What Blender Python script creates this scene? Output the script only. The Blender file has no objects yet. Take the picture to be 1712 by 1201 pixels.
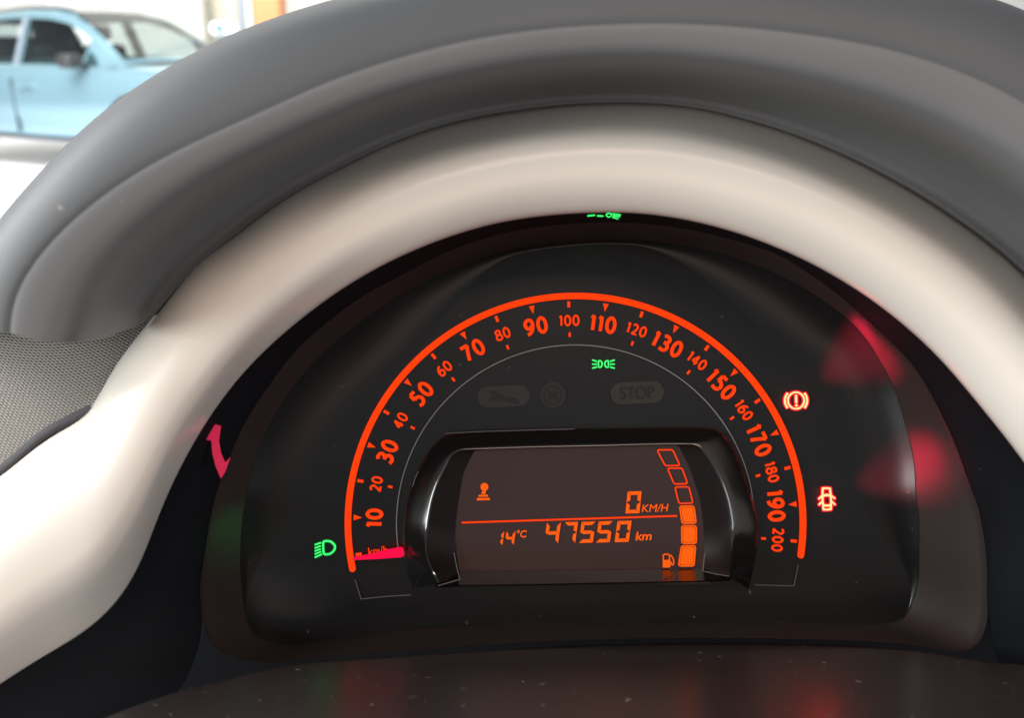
import bpy, bmesh, math, random
from mathutils import Matrix, Vector
R = math.radians
random.seed(7)
sc = bpy.context.scene
COL = sc.collection

# ------------------------------------------------------------------ camera, world, lamps, exposure
FPX, DIST, CX, CY = 1500.0, 0.266, 856.0, 600.5        # focal length in photo pixels, eye to dial distance (m)
PITCH = R(18.9)
NRM = Vector((0, -math.cos(PITCH), math.sin(PITCH)))   # dial normal, towards the driver
UPV = Vector((0, math.sin(PITCH), math.cos(PITCH)))
RGT = Vector((1, 0, 0))
EYE = Vector((0, 0, 1.15))
def frame_at(o):
    m = Matrix((RGT, UPV, NRM)).transposed().to_4x4()
    m.translation = o
    return m
FRAME = frame_at(EYE - NRM * DIST)                      # the cluster's own axes: x right, y up, z to the driver

cam = bpy.data.cameras.new('camera')
cam_o = bpy.data.objects.new('camera', cam); COL.objects.link(cam_o)
cam_o.matrix_world = frame_at(EYE)
cam.sensor_width = 36; cam.lens = FPX / 1712 * 36
cam.clip_start = 0.01; cam.clip_end = 200
cam.dof.use_dof = True; cam.dof.focus_distance = 0.268; cam.dof.aperture_fstop = 13.0
sc.camera = cam_o

w = bpy.data.worlds.new('World'); sc.world = w; w.use_nodes = True
bg = w.node_tree.nodes['Background']
bg.inputs['Color'].default_value = (0.88, 0.94, 1.0, 1); bg.inputs['Strength'].default_value = 0.36

def lamp(name, loc, aim, sx, sy, power, color):
    l = bpy.data.lights.new(name, 'AREA'); l.shape = 'RECTANGLE'; l.size = sx; l.size_y = sy
    l.energy = power; l.color = color
    o = bpy.data.objects.new(name, l); COL.objects.link(o)
    o.location = loc
    o.rotation_euler = (Vector(aim) - Vector(loc)).to_track_quat('-Z', 'Y').to_euler()
    return o
lamp('hall_ceiling_light', (-3.5, 5.8, 6.0), (-3.8, 10.0, 0), 7, 6, 1700, (1, 0.99, 0.97))
lamp('car_side_fill', (-6.5, 4.0, 2.2), (-4.6, 10.5, 0.7), 6, 1.6, 320, (0.96, 0.99, 1.0))  # added fill on the near side of the parked car
lamp('side_window_light', (-1.25, 0.25, 1.75), (0, 0.25, 1.05), 0.9, 0.7, 30, (0.98, 0.98, 1.0))
lamp('left_cabin_fill', (-1.10, -0.40, 1.22), (0, 0.25, 1.05), 0.6, 0.5, 15.5, (0.98, 1.0, 0.99))  # added level fill from the left for hood and trim
lamp('right_cabin_fill', (1.15, -0.42, 1.16), (0, 0.25, 1.05), 0.6, 0.5, 4.6, (0.88, 0.93, 1.0))  # added level fill from the right, cooler in tint
lamp('warm_upper_fill', (0.30, -0.70, 1.98), (0, 0.25, 1.06), 1.1, 0.5, 7.0, (1.0, 0.72, 0.57))  # added warm fill from above and behind, tints the trim peach
lamp('warm_low_fill', (0.12, -0.80, 0.76), (0, 0.25, 1.1), 1.1, 0.6, 1.7, (1.0, 0.60, 0.42))  # added warm fill from low behind the camera, reaches under the hood

sc.view_settings.view_transform = 'Standard'; sc.view_settings.look = 'None'
sc.view_settings.exposure = 0; sc.view_settings.gamma = 1
sc.cycles.use_denoising = True
sc.cycles.max_bounces = 8

# ------------------------------------------------------------------ helpers
def p3(u, v, z):
    "a point of the cluster's axes, z metres in front of the dial, measured from the photograph"
    s = (DIST - z) / FPX
    return Vector(((u - CX) * s, -(v - CY) * s, z))

ORG = {}
def mk(name, verts, faces, mat, parent=None, smooth=False, frame=True):
    vs = [Vector(v) for v in verts]
    lo = Vector([min(v[i] for v in vs) for i in range(3)]); hi = Vector([max(v[i] for v in vs) for i in range(3)])
    c = (lo + hi) / 2
    me = bpy.data.meshes.new(name)
    me.from_pydata([v - c for v in vs], [], faces)
    bm = bmesh.new(); bm.from_mesh(me)
    bmesh.ops.recalc_face_normals(bm, faces=bm.faces)
    bm.to_mesh(me); bm.free()
    me.materials.append(mat)
    if smooth:
        for p in me.polygons: p.use_smooth = True
    o = bpy.data.objects.new(name, me); COL.objects.link(o)
    if parent is not None:
        o.parent = parent; o.location = c - ORG[parent]
    elif frame:
        o.matrix_world = FRAME @ Matrix.Translation(c)
    else:
        o.location = c
    ORG[o] = c
    return o

def empty(name, m, org=(0, 0, 0)):
    o = bpy.data.objects.new(name, None); COL.objects.link(o); o.empty_display_size = 0.05
    o.matrix_world = m; ORG[o] = Vector(org); return o

def tag(o, label, cat, group=None, kind=None):
    if label: o['label'] = label
    if cat: o['category'] = cat
    if group: o['group'] = group
    if kind: o['kind'] = kind
    return o

def spl(pts, n, closed=False):
    "smooth curve through pts, n points evenly spaced along it"
    P = [Vector(p) for p in pts]; m = len(P); out = []
    segs = m if closed else m - 1
    for i in range(segs):
        if closed: a, b, c, d = P[i-1], P[i], P[(i+1) % m], P[(i+2) % m]
        else:
            b, c = P[i], P[i+1]
            a = P[i-1] if i else b*2 - c
            d = P[i+2] if i + 2 < m else c*2 - b
        for k in range(16):
            t = k / 16
            out.append(0.5*((2*b) + (c-a)*t + (2*a-5*b+4*c-d)*t*t + (3*b-a-3*c+d)*t**3))
    out.append(P[0].copy() if closed else P[-1].copy())
    L = [0]
    for i in range(1, len(out)): L.append(L[-1] + (out[i]-out[i-1]).length)
    res = []; j = 0; cnt = n if closed else n - 1
    for k in range(n):
        s = L[-1]*k/cnt
        while j < len(L)-2 and L[j+1] < s: j += 1
        f = (s-L[j])/max(1e-9, L[j+1]-L[j])
        res.append(out[j].lerp(out[j+1], min(1, max(0, f))))
    return res

def loft(name, rows, mat, parent=None, closed=False, smooth=True, cap_first=False, cap_last=False, frame=True):
    n = len(rows[0]); v = [p for r in rows for p in r]; f = []
    for i in range(len(rows)-1):
        for k in range(n if closed else n-1):
            k2 = (k+1) % n
            f.append((i*n+k, i*n+k2, (i+1)*n+k2, (i+1)*n+k))
    if cap_first: f.append(tuple(range(n)))
    if cap_last: f.append(tuple(range((len(rows)-1)*n, len(rows)*n)))
    return mk(name, v, f, mat, parent, smooth, frame)

class Flat:
    "flat shapes measured in photo pixels, built as one thin raised piece"
    def __init__(s): s.v = []; s.f = []
    def poly(s, pts):
        i = len(s.v); s.v += [tuple(p[:2]) for p in pts]; s.f.append(tuple(range(i, i+len(pts)))); return s
    def disc(s, u, v, r, n=24, ry=None):
        ry = ry or r
        return s.poly([(u+r*math.cos(2*math.pi*k/n), v+ry*math.sin(2*math.pi*k/n)) for k in range(n)])
    def stroke(s, pts, wd, closed=False, cap=True):
        P = [Vector(p[:2]) for p in pts]; m = len(P); i0 = len(s.v); h = wd/2
        for i in range(m):
            if closed: a, c = P[i-1], P[(i+1) % m]
            else: a, c = P[max(0, i-1)], P[min(m-1, i+1)]
            d1 = (P[i]-a); d2 = (c-P[i])
            d1 = d1.normalized() if d1.length > 1e-9 else d2.normalized()
            d2 = d2.normalized() if d2.length > 1e-9 else d1
            n1 = Vector((-d1.y, d1.x)); n2 = Vector((-d2.y, d2.x))
            nn = (n1+n2); nn = nn.normalized() if nn.length > 1e-6 else n1
            q = min(2.0, 1/max(0.4, nn.dot(n1)))
            s.v += [tuple(P[i]+nn*h*q), tuple(P[i]-nn*h*q)]
        for i in range(m if closed else m-1):
            j = (i+1) % m
            s.f.append((i0+2*i, i0+2*i+1, i0+2*j+1, i0+2*j))
        if cap and not closed:
            for e, o, sg in ((0, 1, 1), (m-1, m-2, -1)):
                d = (P[e]-P[o]).normalized(); a0 = math.atan2(d.y, d.x)
                ids = []
                k0 = len(s.v)
                for k in range(1, 6):
                    a = a0 - math.pi/2 + math.pi*k/6
                    s.v.append((P[e].x+h*math.cos(a), P[e].y+h*math.sin(a))); ids.append(k0+k-1)
                ends = (i0+2*e, i0+2*e+1)
                # order the end pair to match the sweep
                st = Vector((P[e].x+h*math.cos(a0-math.pi/2), P[e].y+h*math.sin(a0-math.pi/2)))
                if (Vector(s.v[ends[0]])-st).length > (Vector(s.v[ends[1]])-st).length: ends = (ends[1], ends[0])
                s.f.append((ends[0], *ids, ends[1]))
        return s
    def xf(s, fn):
        s.v = [fn(*p) for p in s.v]; return s
    def build(s, name, z0, h, mat, parent):
        n = len(s.v); b = [p3(u, v, z0) for u, v in s.v]
        verts = [p + Vector((0, 0, h)) for p in b] + b
        cnt = {}
        for f in s.f:
            for i in range(len(f)):
                e = (f[i], f[(i+1) % len(f)]); cnt[frozenset(e)] = cnt.get(frozenset(e), 0) + 1
        faces = list(s.f)
        for f in s.f:
            for i in range(len(f)):
                a, c = f[i], f[(i+1) % len(f)]
                if cnt[frozenset((a, c))] == 1: faces.append((c, a, a+n, c+n))
        return mk(name, verts, faces, mat, parent)

ROLL = R(1.7)
def text(name, body, cu, cv, wd, ht, rot, z0, h, mat, parent, shear=0.0, bold=0.012):
    "lettering fitted to a box of wd x ht photo pixels about (cu, cv), turned rot degrees counter-clockwise"
    cd = bpy.data.curves.new('lettering', 'FONT'); cd.body = body; cd.extrude = 0.01; cd.offset = bold; cd.resolution_u = 4
    to = bpy.data.objects.new('lettering', cd); COL.objects.link(to)
    dg = bpy.context.evaluated_depsgraph_get(); ev = to.evaluated_get(dg); me = ev.to_mesh()
    vs = [v.co.copy() for v in me.vertices]; fs = [tuple(p.vertices) for p in me.polygons]
    ev.to_mesh_clear(); bpy.data.objects.remove(to); bpy.data.curves.remove(cd)
    x0 = min(v.x for v in vs); x1 = max(v.x for v in vs); y0 = min(v.y for v in vs); y1 = max(v.y for v in vs)
    c, s_ = math.cos(R(rot)), math.sin(R(rot)); out = []
    for v in vs:
        lx = ((v.x-x0)/(x1-x0)-.5)*wd; ly = ((v.y-y0)/(y1-y0)-.5)*ht
        lx += shear*ly
        p = p3(cu + lx*c - ly*s_, cv - (lx*s_ + ly*c), z0); p.z = z0 + h*(1 if v.z > 0 else 0)
        out.append(p)
    return mk(name, out, fs, mat, parent)

# ------------------------------------------------------------------ materials
def mat(name, col, rough=0.5, metal=0.0, coat=0.0, emit=None, es=1.0, bump=None, spec=None, dust=None, var=None, crough=0.06):
    m = bpy.data.materials.new(name); m.use_nodes = True; nt = m.node_tree; N = nt.nodes; L = nt.links
    b = N['Principled BSDF']
    b.inputs['Base Color'].default_value = (*col, 1); b.inputs['Roughness'].default_value = rough
    b.inputs['Metallic'].default_value = metal; b.inputs['Coat Weight'].default_value = coat
    b.inputs['Coat Roughness'].default_value = crough
    if spec is not None: b.inputs['Specular IOR Level'].default_value = spec
    if emit:
        b.inputs['Emission Color'].default_value = (*emit, 1); b.inputs['Emission Strength'].default_value = es
    tc = N.new('ShaderNodeTexCoord')
    src = None
    if var:
        nz = N.new('ShaderNodeTexNoise'); nz.inputs['Scale'].default_value = var[0]; nz.inputs['Detail'].default_value = 5
        L.new(tc.outputs['Object'], nz.inputs['Vector'])
        mx = N.new('ShaderNodeMix'); mx.data_type = 'RGBA'
        mx.inputs[6].default_value = (*[c*(1-var[1]) for c in col], 1); mx.inputs[7].default_value = (*[min(1, c*(1+var[1])) for c in col], 1)
        L.new(nz.outputs['Fac'], mx.inputs[0]); L.new(mx.outputs[2], b.inputs['Base Color']); src = mx.outputs[2]
    if dust:
        fac = None
        for sc_, th, lo in dust[0]:
            vo = N.new('ShaderNodeTexVoronoi'); vo.inputs['Scale'].default_value = sc_
            nzv = N.new('ShaderNodeTexNoise'); nzv.inputs['Scale'].default_value = sc_*2.5; nzv.inputs['Detail'].default_value = 2
            L.new(tc.outputs['Object'], nzv.inputs['Vector'])
            ad = N.new('ShaderNodeMixRGB'); ad.blend_type = 'ADD'; ad.inputs[0].default_value = 0.6/sc_
            L.new(tc.outputs['Object'], ad.inputs[1]); L.new(nzv.outputs['Color'], ad.inputs[2]); L.new(ad.outputs[0], vo.inputs['Vector'])
            mr = N.new('ShaderNodeMapRange'); mr.inputs['From Min'].default_value = th; mr.inputs['From Max'].default_value = th*0.3
            L.new(vo.outputs['Distance'], mr.inputs['Value'])
            se = N.new('ShaderNodeSeparateColor'); L.new(vo.outputs['Color'], se.inputs[0])
            gt = N.new('ShaderNodeMapRange'); gt.inputs['From Min'].default_value = lo; gt.inputs['From Max'].default_value = 1
            L.new(se.outputs[0], gt.inputs['Value'])
            mu = N.new('ShaderNodeMath'); mu.operation = 'MULTIPLY'; L.new(mr.outputs[0], mu.inputs[0]); L.new(gt.outputs[0], mu.inputs[1])
            if fac is None: fac = mu.outputs[0]
            else:
                mm = N.new('ShaderNodeMath'); mm.operation = 'MAXIMUM'; L.new(fac, mm.inputs[0]); L.new(mu.outputs[0], mm.inputs[1]); fac = mm.outputs[0]
        dm = N.new('ShaderNodeMix'); dm.data_type = 'RGBA'; dm.inputs[7].default_value = (*dust[1], 1)
        if src: L.new(src, dm.inputs[6])
        else: dm.inputs[6].default_value = (*col, 1)
        L.new(fac, dm.inputs[0]); L.new(dm.outputs[2], b.inputs['Base Color'])
        rm = N.new('ShaderNodeMapRange'); rm.inputs['To Min'].default_value = rough; rm.inputs['To Max'].default_value = 0.9
        L.new(fac, rm.inputs['Value']); L.new(rm.outputs[0], b.inputs['Roughness'])
    if bump:
        nb = N.new('ShaderNodeTexNoise'); nb.inputs['Scale'].default_value = bump[0]; nb.inputs['Detail'].default_value = 3
        L.new(tc.outputs['Object'], nb.inputs['Vector'])
        bp = N.new('ShaderNodeBump'); bp.inputs['Strength'].default_value = bump[1]; bp.inputs['Distance'].default_value = bump[2]
        L.new(nb.outputs['Fac'], bp.inputs['Height']); L.new(bp.outputs[0], b.inputs['Normal'])
    return m

M = {}
M['trim'] = mat('cream_gloss_trim', (0.71, 0.675, 0.605), 0.34, coat=0.45, crough=0.18, var=(6, 0.03), bump=(900, 0.03, 0.0002))
M['hood'] = mat('grained_black_plastic', (0.116, 0.121, 0.124), 0.55, var=(14, 0.15), bump=(1500, 0.10, 0.0003),
                dust=(((60, 0.05, 0.55), (140, 0.05, 0.6)), (0.28, 0.27, 0.26)))
M['shell'] = mat('shaded_hood_plastic', (0.063, 0.069, 0.074), 0.55, var=(14, 0.12), bump=(1500, 0.10, 0.0003), dust=(((60, 0.05, 0.55), (140, 0.05, 0.6)), (0.28, 0.27, 0.26)))  # hood plastic darkened: the outer face's shade is put into the colour
M['lip'] = mat('matt_black_shroud', (0.006, 0.007, 0.009), 0.65, spec=0.08, bump=(1800, 0.08, 0.0002), dust=(((90, 0.04, 0.6),), (0.2, 0.2, 0.2)))
M['wall'] = mat('satin_black_shroud', (0.028, 0.022, 0.021), 0.48, spec=0.12, bump=(1400, 0.05, 0.0002))
M['floor'] = mat('dusty_black_shelf', (0.026, 0.022, 0.021), 0.30, var=(30, 0.25), bump=(1600, 0.15, 0.0003),
                 dust=(((110, 0.11, 0.28), (230, 0.13, 0.38), (60, 0.06, 0.45)), (0.19, 0.16, 0.15)))
M['plate'] = mat('gloss_black_dial', (0.006, 0.006, 0.0063), 0.28, spec=0.42, var=(10, 0.2),
                 dust=(((70, 0.05, 0.5), (130, 0.06, 0.45), (220, 0.06, 0.5)), (0.15, 0.11, 0.11)))
M['gloss'] = mat('piano_black_bezel', (0.006, 0.006, 0.006), 0.15, spec=1.0)
M['screen'] = mat('display_glass', (0.022, 0.014, 0.013), 0.12, emit=(0.032, 0.0105, 0.008), es=0.5)
M['orange'] = mat('lit_orange_dial_print', (0.02, 0.004, 0.0), 0.7, spec=0.1, emit=(1.0, 0.047, 0.002), es=1.05)
M['lcd'] = mat('lit_amber_segment', (0.02, 0.004, 0.0), 0.7, spec=0.1, emit=(1.0, 0.110, 0.003), es=1.05)
M['needle'] = mat('lit_red_needle', (0.05, 0.0, 0.01), 0.7, spec=0.1, emit=(1.0, 0.002, 0.055), es=0.95)
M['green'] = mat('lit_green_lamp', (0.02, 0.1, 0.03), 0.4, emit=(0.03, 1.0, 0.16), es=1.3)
M['green_halo'] = mat('green_lamp_halo', (0.0, 0.03, 0.01), 0.4, emit=(0.0, 0.10, 0.008), es=0.5)
M['red'] = mat('lit_red_lamp', (0.1, 0.02, 0.02), 0.4, emit=(1.0, 0.030, 0.012), es=30.0)
M['red_halo'] = mat('red_lamp_halo', (0.05, 0.0, 0.01), 0.4, emit=(0.5, 0.0, 0.02), es=0.8)
M['grey_print'] = mat('grey_hairline_print', (0.20, 0.19, 0.19), 0.5)
M['edge'] = mat('painted_edge_glint', (0.10, 0.10, 0.10), 0.35)  # grey strokes painted as highlights along the bezel edges
M['dim_print_glint'] = mat('dim_grey_print_and_glint', (0.07, 0.075, 0.075), 0.5)  # printed corner lines, also a painted highlight on the bezel top
M['pill'] = mat('unlit_smoked_lamp', (0.016, 0.0155, 0.0145), 0.3)
M['pill_mark'] = mat('unlit_lamp_mark', (0.005, 0.005, 0.005), 0.3)
M['wall_reflection'] = mat('magenta_reflection_glow', (0.40, 0.008, 0.05), 0.5, emit=(0.40, 0.008, 0.045), es=0.75)  # a reflection put into colour and emission
M['piping'] = mat('dark_felt_piping', (0.045, 0.043, 0.048), 0.9, bump=(3500, 0.35, 0.0003), var=(1500, 0.4))

def fabric():
    m = bpy.data.materials.new('woven_grey_dash_fabric'); m.use_nodes = True; nt = m.node_tree; N = nt.nodes; L = nt.links
    b = N['Principled BSDF']; b.inputs['Roughness'].default_value = 0.75
    tc = N.new('ShaderNodeTexCoord')
    nz = N.new('ShaderNodeTexNoise'); nz.inputs['Scale'].default_value = 120; nz.inputs['Detail'].default_value = 2
    L.new(tc.outputs['UV'], nz.inputs['Vector']); nz.inputs['Scale'].default_value = 6
    ad = N.new('ShaderNodeMixRGB'); ad.blend_type = 'ADD'; ad.inputs[0].default_value = 0.004
    L.new(tc.outputs['UV'], ad.inputs[1]); L.new(nz.outputs['Color'], ad.inputs[2])
    wv = N.new('ShaderNodeTexWave'); wv.bands_direction = 'Y'; wv.inputs['Scale'].default_value = 17; wv.inputs['Distortion'].default_value = 0.4
    wv.inputs['Detail'].default_value = 1
    wx = N.new('ShaderNodeTexWave'); wx.bands_direction = 'DIAGONAL'; wx.inputs['Scale'].default_value = 22; wx.inputs['Distortion'].default_value = 1.2
    L.new(ad.outputs[0], wv.inputs['Vector']); L.new(ad.outputs[0], wx.inputs['Vector'])
    mu = N.new('ShaderNodeMath'); mu.operation = 'MULTIPLY_ADD'; mu.inputs[1].default_value = 0.7
    L.new(wx.outputs['Fac'], mu.inputs[0]); L.new(wv.outputs['Fac'], mu.inputs[2])
    cr = N.new('ShaderNodeValToRGB'); cr.color_ramp.elements[0].position = 0.15; cr.color_ramp.elements[0].color = (0.075, 0.07, 0.07, 1)
    cr.color_ramp.elements[1].position = 1.15 if False else 1.0; cr.color_ramp.elements[1].color = (0.33, 0.31, 0.275, 1)
    L.new(mu.outputs[0], cr.inputs['Fac']); L.new(cr.outputs['Color'], b.inputs['Base Color'])
    bp = N.new('ShaderNodeBump'); bp.inputs['Strength'].default_value = 0.5; bp.inputs['Distance'].default_value = 0.0005
    L.new(mu.outputs[0], bp.inputs['Height']); L.new(bp.outputs[0], b.inputs['Normal'])
    return m
M['fabric'] = fabric()

# ------------------------------------------------------------------ outlines measured from the photograph
R_IN = [(-140,1238),(-60,1182),(0,1145),(60,1105),(130,1065),(180,1025),(215,980),(240,930),(262,870),(285,815),(310,765),(345,705),(400,630),(470,560),
        (560,490),(650,437),(750,395),(850,368),(960,356),(1060,355),(1150,367),(1250,394),(1350,436),(1430,482),(1500,533),(1570,597),(1640,680),(1712,772),(1775,870),(1815,970),(1840,1080),(1850,1230)]
R_OUT = [(-160,925),(-80,855),(0,802),(70,744),(120,715),(151,700),(168,663),(196,614),(228,572),(256,537),(298,481),(330,440),(364,418),(403,389),(456,347),(519,308),(596,268),
         (626,250),(731,210),(836,187),(941,174),(1047,170),(1152,176),(1217,190),(1322,221),(1427,265),(1533,322),(1638,393),(1712,455),(1790,545),(1860,660),(1910,800),(1940,950),(1960,1200)]
H_OUT = [(-92,562),(-95,545),(-75,470),(-40,410),(0,362),(70,283),(140,210),(196,162),(263,122),(336,78),(421,40),(491,18),(560,-4),(700,-36),(850,-58),(1000,-70),(1150,-74),(1300,-68),(1450,-50),(1580,-26),(1685,0),(1760,36),(1850,95),(1950,190),(2040,320)]
H_MID = [(17,556),(9,546),(6,528),(14,499),(35,470),(70,418),(140,350),(210,300),(280,258),(350,226),(421,194),(526,146),(556,132),(661,98),(766,70),(871,52),(1012,40),(1152,39),(1252,46),(1392,63),(1497,84),(1603,118),(1708,168),(1800,235),(1880,330),(1940,450)]
H_IN = [(259,527),(298,483),(330,443),(364,420),(403,391),(456,349),(519,310),(596,270),(626,252),(731,212),(836,189),(941,176),(1047,172),(1152,178),(1217,192),(1322,223),(1427,267),(1533,324),(1638,395),(1712,457),(1790,547),(1860,662)]
B1 = [(336,1025),(334,980),(340,938),(350,875),(364,815),(386,758),(410,705),(456,635),(508,572),(596,502),(680,455),(770,412),(870,384),(980,372),(1070,373),(1150,383),(1230,402),(1301,426),(1357,460),(1403,494),(1448,534),(1508,590),(1543,635),(1575,695),(1603,758),(1620,807),(1638,857),(1650,938),(1652,1025),(1636,1075),(1600,1092),(1533,1080),(1427,1072),(1252,1068),(1047,1069),(871,1076),(696,1088),(556,1099),(440,1108),(360,1085)]
CPL = [(404,976),(403,903),(407,860),(418,800),(442,730),(482,660),(540,592),(620,527),(720,467),(840,422),(960,403),(1060,402),(1170,416),(1270,446),(1350,486),(1405,524),(1441,558),(1473,607),(1498,660),(1525,758),(1531,830),(1536,868),(1536,930),(1534,976),(1519,1022),(1494,1042),(1427,1046),(1252,1041),(1152,1040),(977,1041),(801,1045),(661,1055),(556,1071),(470,1080),(420,1055)]

NS = 150
def relax(c, it):
    for _ in range(it):
        c = [c[0]] + [c[i]*.5 + (c[i-1]+c[i+1])*.25 for i in range(1, len(c)-1)] + [c[-1]]
    return c
def lift(c2, z): return [p3(q[0], q[1], z) for q in c2]
def lerp2(a, b, f): return [p.lerp(q, f) for p, q in zip(a, b)]

# ------------------------------------------------------------------ cream trim surround
r_in = relax(spl(R_IN, NS), 6); r_out = relax(spl(R_OUT, NS), 4)
PF = (-.02, 0, .05, .12, .20, .26, .32, .42, .52, .62, .71, .79, .86, .92, .965, .99, 1.0, 1.003, 1.0, 1.0)
ZTOP = (.030, .0430, .0465, .0505, .0545, .0570, .0582, .0588, .0586, .0578, .0566, .0550, .0532, .0512, .0495, .0478, .0455, .042, .036, .024)
ZLOW = (.030, .0470, .0510, .0545, .0566, .0576, .0582, .0585, .0580, .0570, .0556, .0515, .0460, .0412, .0373, .0350, .0340, .032, .030, .024)
def low_w(q):
    t = min(1, max(0, (q[1]-400)/240)) if q[0] < 700 else 0
    return t*t*(3-2*t)
rows = []
for f, zt, zl in zip(PF, ZTOP, ZLOW):
    rows.append([p3(q[0], q[1], zt+(zl-zt)*low_w(qi)) for q, qi in zip(lerp2(r_out, r_in, f), r_in)])
trim = loft('cluster_trim', rows, M['trim'])
tag(trim, 'glossy cream trim arching round the lit instrument cluster and sweeping down to the left', 'dashboard trim')

# ------------------------------------------------------------------ hood over the cluster
hood = empty('cluster_hood', FRAME)
tag(hood, 'dark grained plastic hood overhanging the cream trim and the dials', 'dashboard hood')
h_out = relax(spl(H_OUT, NS), 40); h_mid = relax(spl(H_MID, NS), 25); h_in = relax(spl(H_IN, NS), 20)
def scale2(c, f): return [Vector((962+(q[0]-962)*f, 800+(q[1]-800)*f)) for q in c]
rows = [lift(scale2(h_out, 1.0), .030), lift(scale2(h_out, 1.0), .055), lift(scale2(h_out, 1.0), .072), lift(scale2(h_out, .998), .080), lift(lerp2(h_out, h_mid, .07), .0845), lift(lerp2(h_out, h_mid, .18), .0872),
        lift(lerp2(h_out, h_mid, .35), .0890), lift(lerp2(h_out, h_mid, .6), .0900), lift(lerp2(h_out, h_mid, .85), .0905), lift(lerp2(h_out, h_mid, .95), .0903), lift(lerp2(h_out, h_mid, 1.0), .0901)]
loft('outer_shell', rows, M['shell'], hood)
rows = []
for f, z in ((0, .09012), (.02, .0902), (.05, .0902), (.10, .0900), (.20, .0895), (.30, .0886), (.39, .0866), (.47, .0825), (.54, .0755), (.62, .0655), (.71, .0560), (.84, .0485), (.92, .0460), (.955, .0468), (.985, .0464), (1.0, .044), (1.01, .038)):
    bl = math.sin(math.pi*min(1, max(0, f)))**.8
    rows.append([p3(q[0], q[1]+30*bl*math.exp(-(k/NS/.05)**1.5), z) for k, q in enumerate(lerp2(h_mid, h_in, f))])
loft('inner_lining', rows, M['hood'], hood)

# ------------------------------------------------------------------ dashboard top with woven fabric, felt piping
dash = empty('dashboard', FRAME)
tag(dash, 'woven grey fabric dashboard top below the left end of the dark hood', 'dashboard')
def lim(v):
    P = [(470,325),(540,268),(600,218),(663,178),(700,160),(744,95),(802,12),(855,-60)]
    for (va, ua), (vb, ub) in zip(P, P[1:]):
        if v <= vb: return ua+(ub-ua)*(v-va)/(vb-va)
    return -60
gu, gv = 40, 26; vv = []; ff = []
for j in range(gv+1):
    for i in range(gu+1):
        v = 470 + 380*j/gv
        um = lim(v); u = -220 + (um+220)*i/gu
        z = 0.020 + 0.016*(j/gv) - 0.006*max(0, (u+220)/560/.45-1.2)**2 + 0.004*math.sin(1.5*j/gv)
        vv.append(p3(u, v, z))
for j in range(gv):
    for i in range(gu): ff.append((j*(gu+1)+i, j*(gu+1)+i+1, (j+1)*(gu+1)+i+1, (j+1)*(gu+1)+i))
fab = mk('fabric_panel', vv, ff, M['fabric'], dash, True)
uvl = fab.data.uv_layers.new(name='UVMap')
for lp in fab.data.loops:
    k = lp.vertex_index; i, j = k % (gu+1), k // (gu+1)
    a = i/gu*(lim(470+380*j/gv)+220)/250; b_ = j/gv*380/250
    # threads sweep round the trim's foot
    uvl.data[lp.index].uv = (a*0.98 - b_*0.2, -b_ + 0.10*a - 0.16*max(0, a-1.0)**2*1.6)
pip = spl([(-160,905),(-80,838),(0,786),(70,728),(115,702),(156,682)], 40)
rows = []
for k in range(9):
    a = math.pi*k/8
    rows.append([p3(q[0]+10*math.cos(a)*.55*(0.6+0.5*i/40), q[1]+3+10*math.cos(a)*.85, .036+.0035*math.sin(a)+.010*(1-i/40)*0) for i, q in enumerate(pip)])
loft('edge_piping', rows, M['piping'], dash)

# ------------------------------------------------------------------ instrument cluster
ic = empty('instrument_cluster', FRAME)
tag(ic, 'black instrument cluster with lit orange speedometer scale, amber display and red and green warning lamps', 'instrument cluster')

NB = 200
def by_angle(pts, n, c=(970, 850)):
    d = spl(pts, 3000, True); A = sorted((math.atan2(q[1]-c[1], q[0]-c[0]), q[0], q[1]) for q in d); out = []; j = 0
    for k in range(n):
        a = -math.pi + 2*math.pi*(k+.5)/n
        while j < len(A)-1 and A[j][0] < a: j += 1
        out.append(Vector(A[j][1:]))
    return out
NB = 300
b1 = by_angle(B1, NB); cp = by_angle(CPL, NB)
rimw = []
for q in cp:
    dx, dy = q[0]-962, q[1]-850; r = math.hypot(dx, dy)
    a_ = min(1, max(0, (abs(dx)/r-.2)/.6)); wgt = .10 + .90*a_*a_*(3-2*a_)
    b_ = min(1, max(0, (1040-q[1])/230)); wgt *= max(.03, b_*b_*(3-2*b_))
    rimw.append(wgt)
def inward(q, d):
    v = Vector((970-q[0], 850-q[1])); v.normalize(); return Vector((q[0]+v.x*d, q[1]+v.y*d))
zc = [.0004 + .0062*w_ for w_ in rimw]
rows = []
for t in (0, .15, .3, .45, .6, .75, .88, 1.0):
    rows.append([p3(*inward(q, 112*w_*(1-t)), -.0001 + z*t**2.0) for q, w_, z in zip(cp, rimw, zc)])
loft('dial_rim', rows, M['plate'], ic, closed=True)
rows = [lift(b1, .0195), lift(b1, .019)]
for t, k in ((.12, .90), (.5, .48), (.9, .07), (1.0, 0)):
    rows.append([p3(q[0], q[1], z + (.019-z)*k - (.0003 if t == 1 else 0)) for q, z in zip(lerp2(b1, cp, t), zc)])
loft('shroud_wall', rows, M['wall'], ic, closed=True)
def split(pts, keys):
    out = []; i0 = 0
    for k in keys:
        i = min(range(len(pts)), key=lambda j: (pts[j][0]-k[0])**2+(pts[j][1]-k[1])**2); out.append(pts[i0:i+1]); i0 = i
    out.append(pts[i0:]); return out
def joined(segs, ns):
    out = []
    for s_, n in zip(segs, ns):
        q = spl(s_, n); out += q if not out else q[1:]
    return out
lns = (30, 40, 50, 60, 30)
lip_o = joined(split(spl(R_IN, 400), [(60,1105),(310,765),(1010,355),(1712,772)]), lns)
B1_OPEN = spl([(-60,1420),(100,1330),(230,1230),(300,1150),(330,1080)] + B1[:29] + [(1668,1100),(1690,1180),(1720,1300)], 500)
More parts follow.
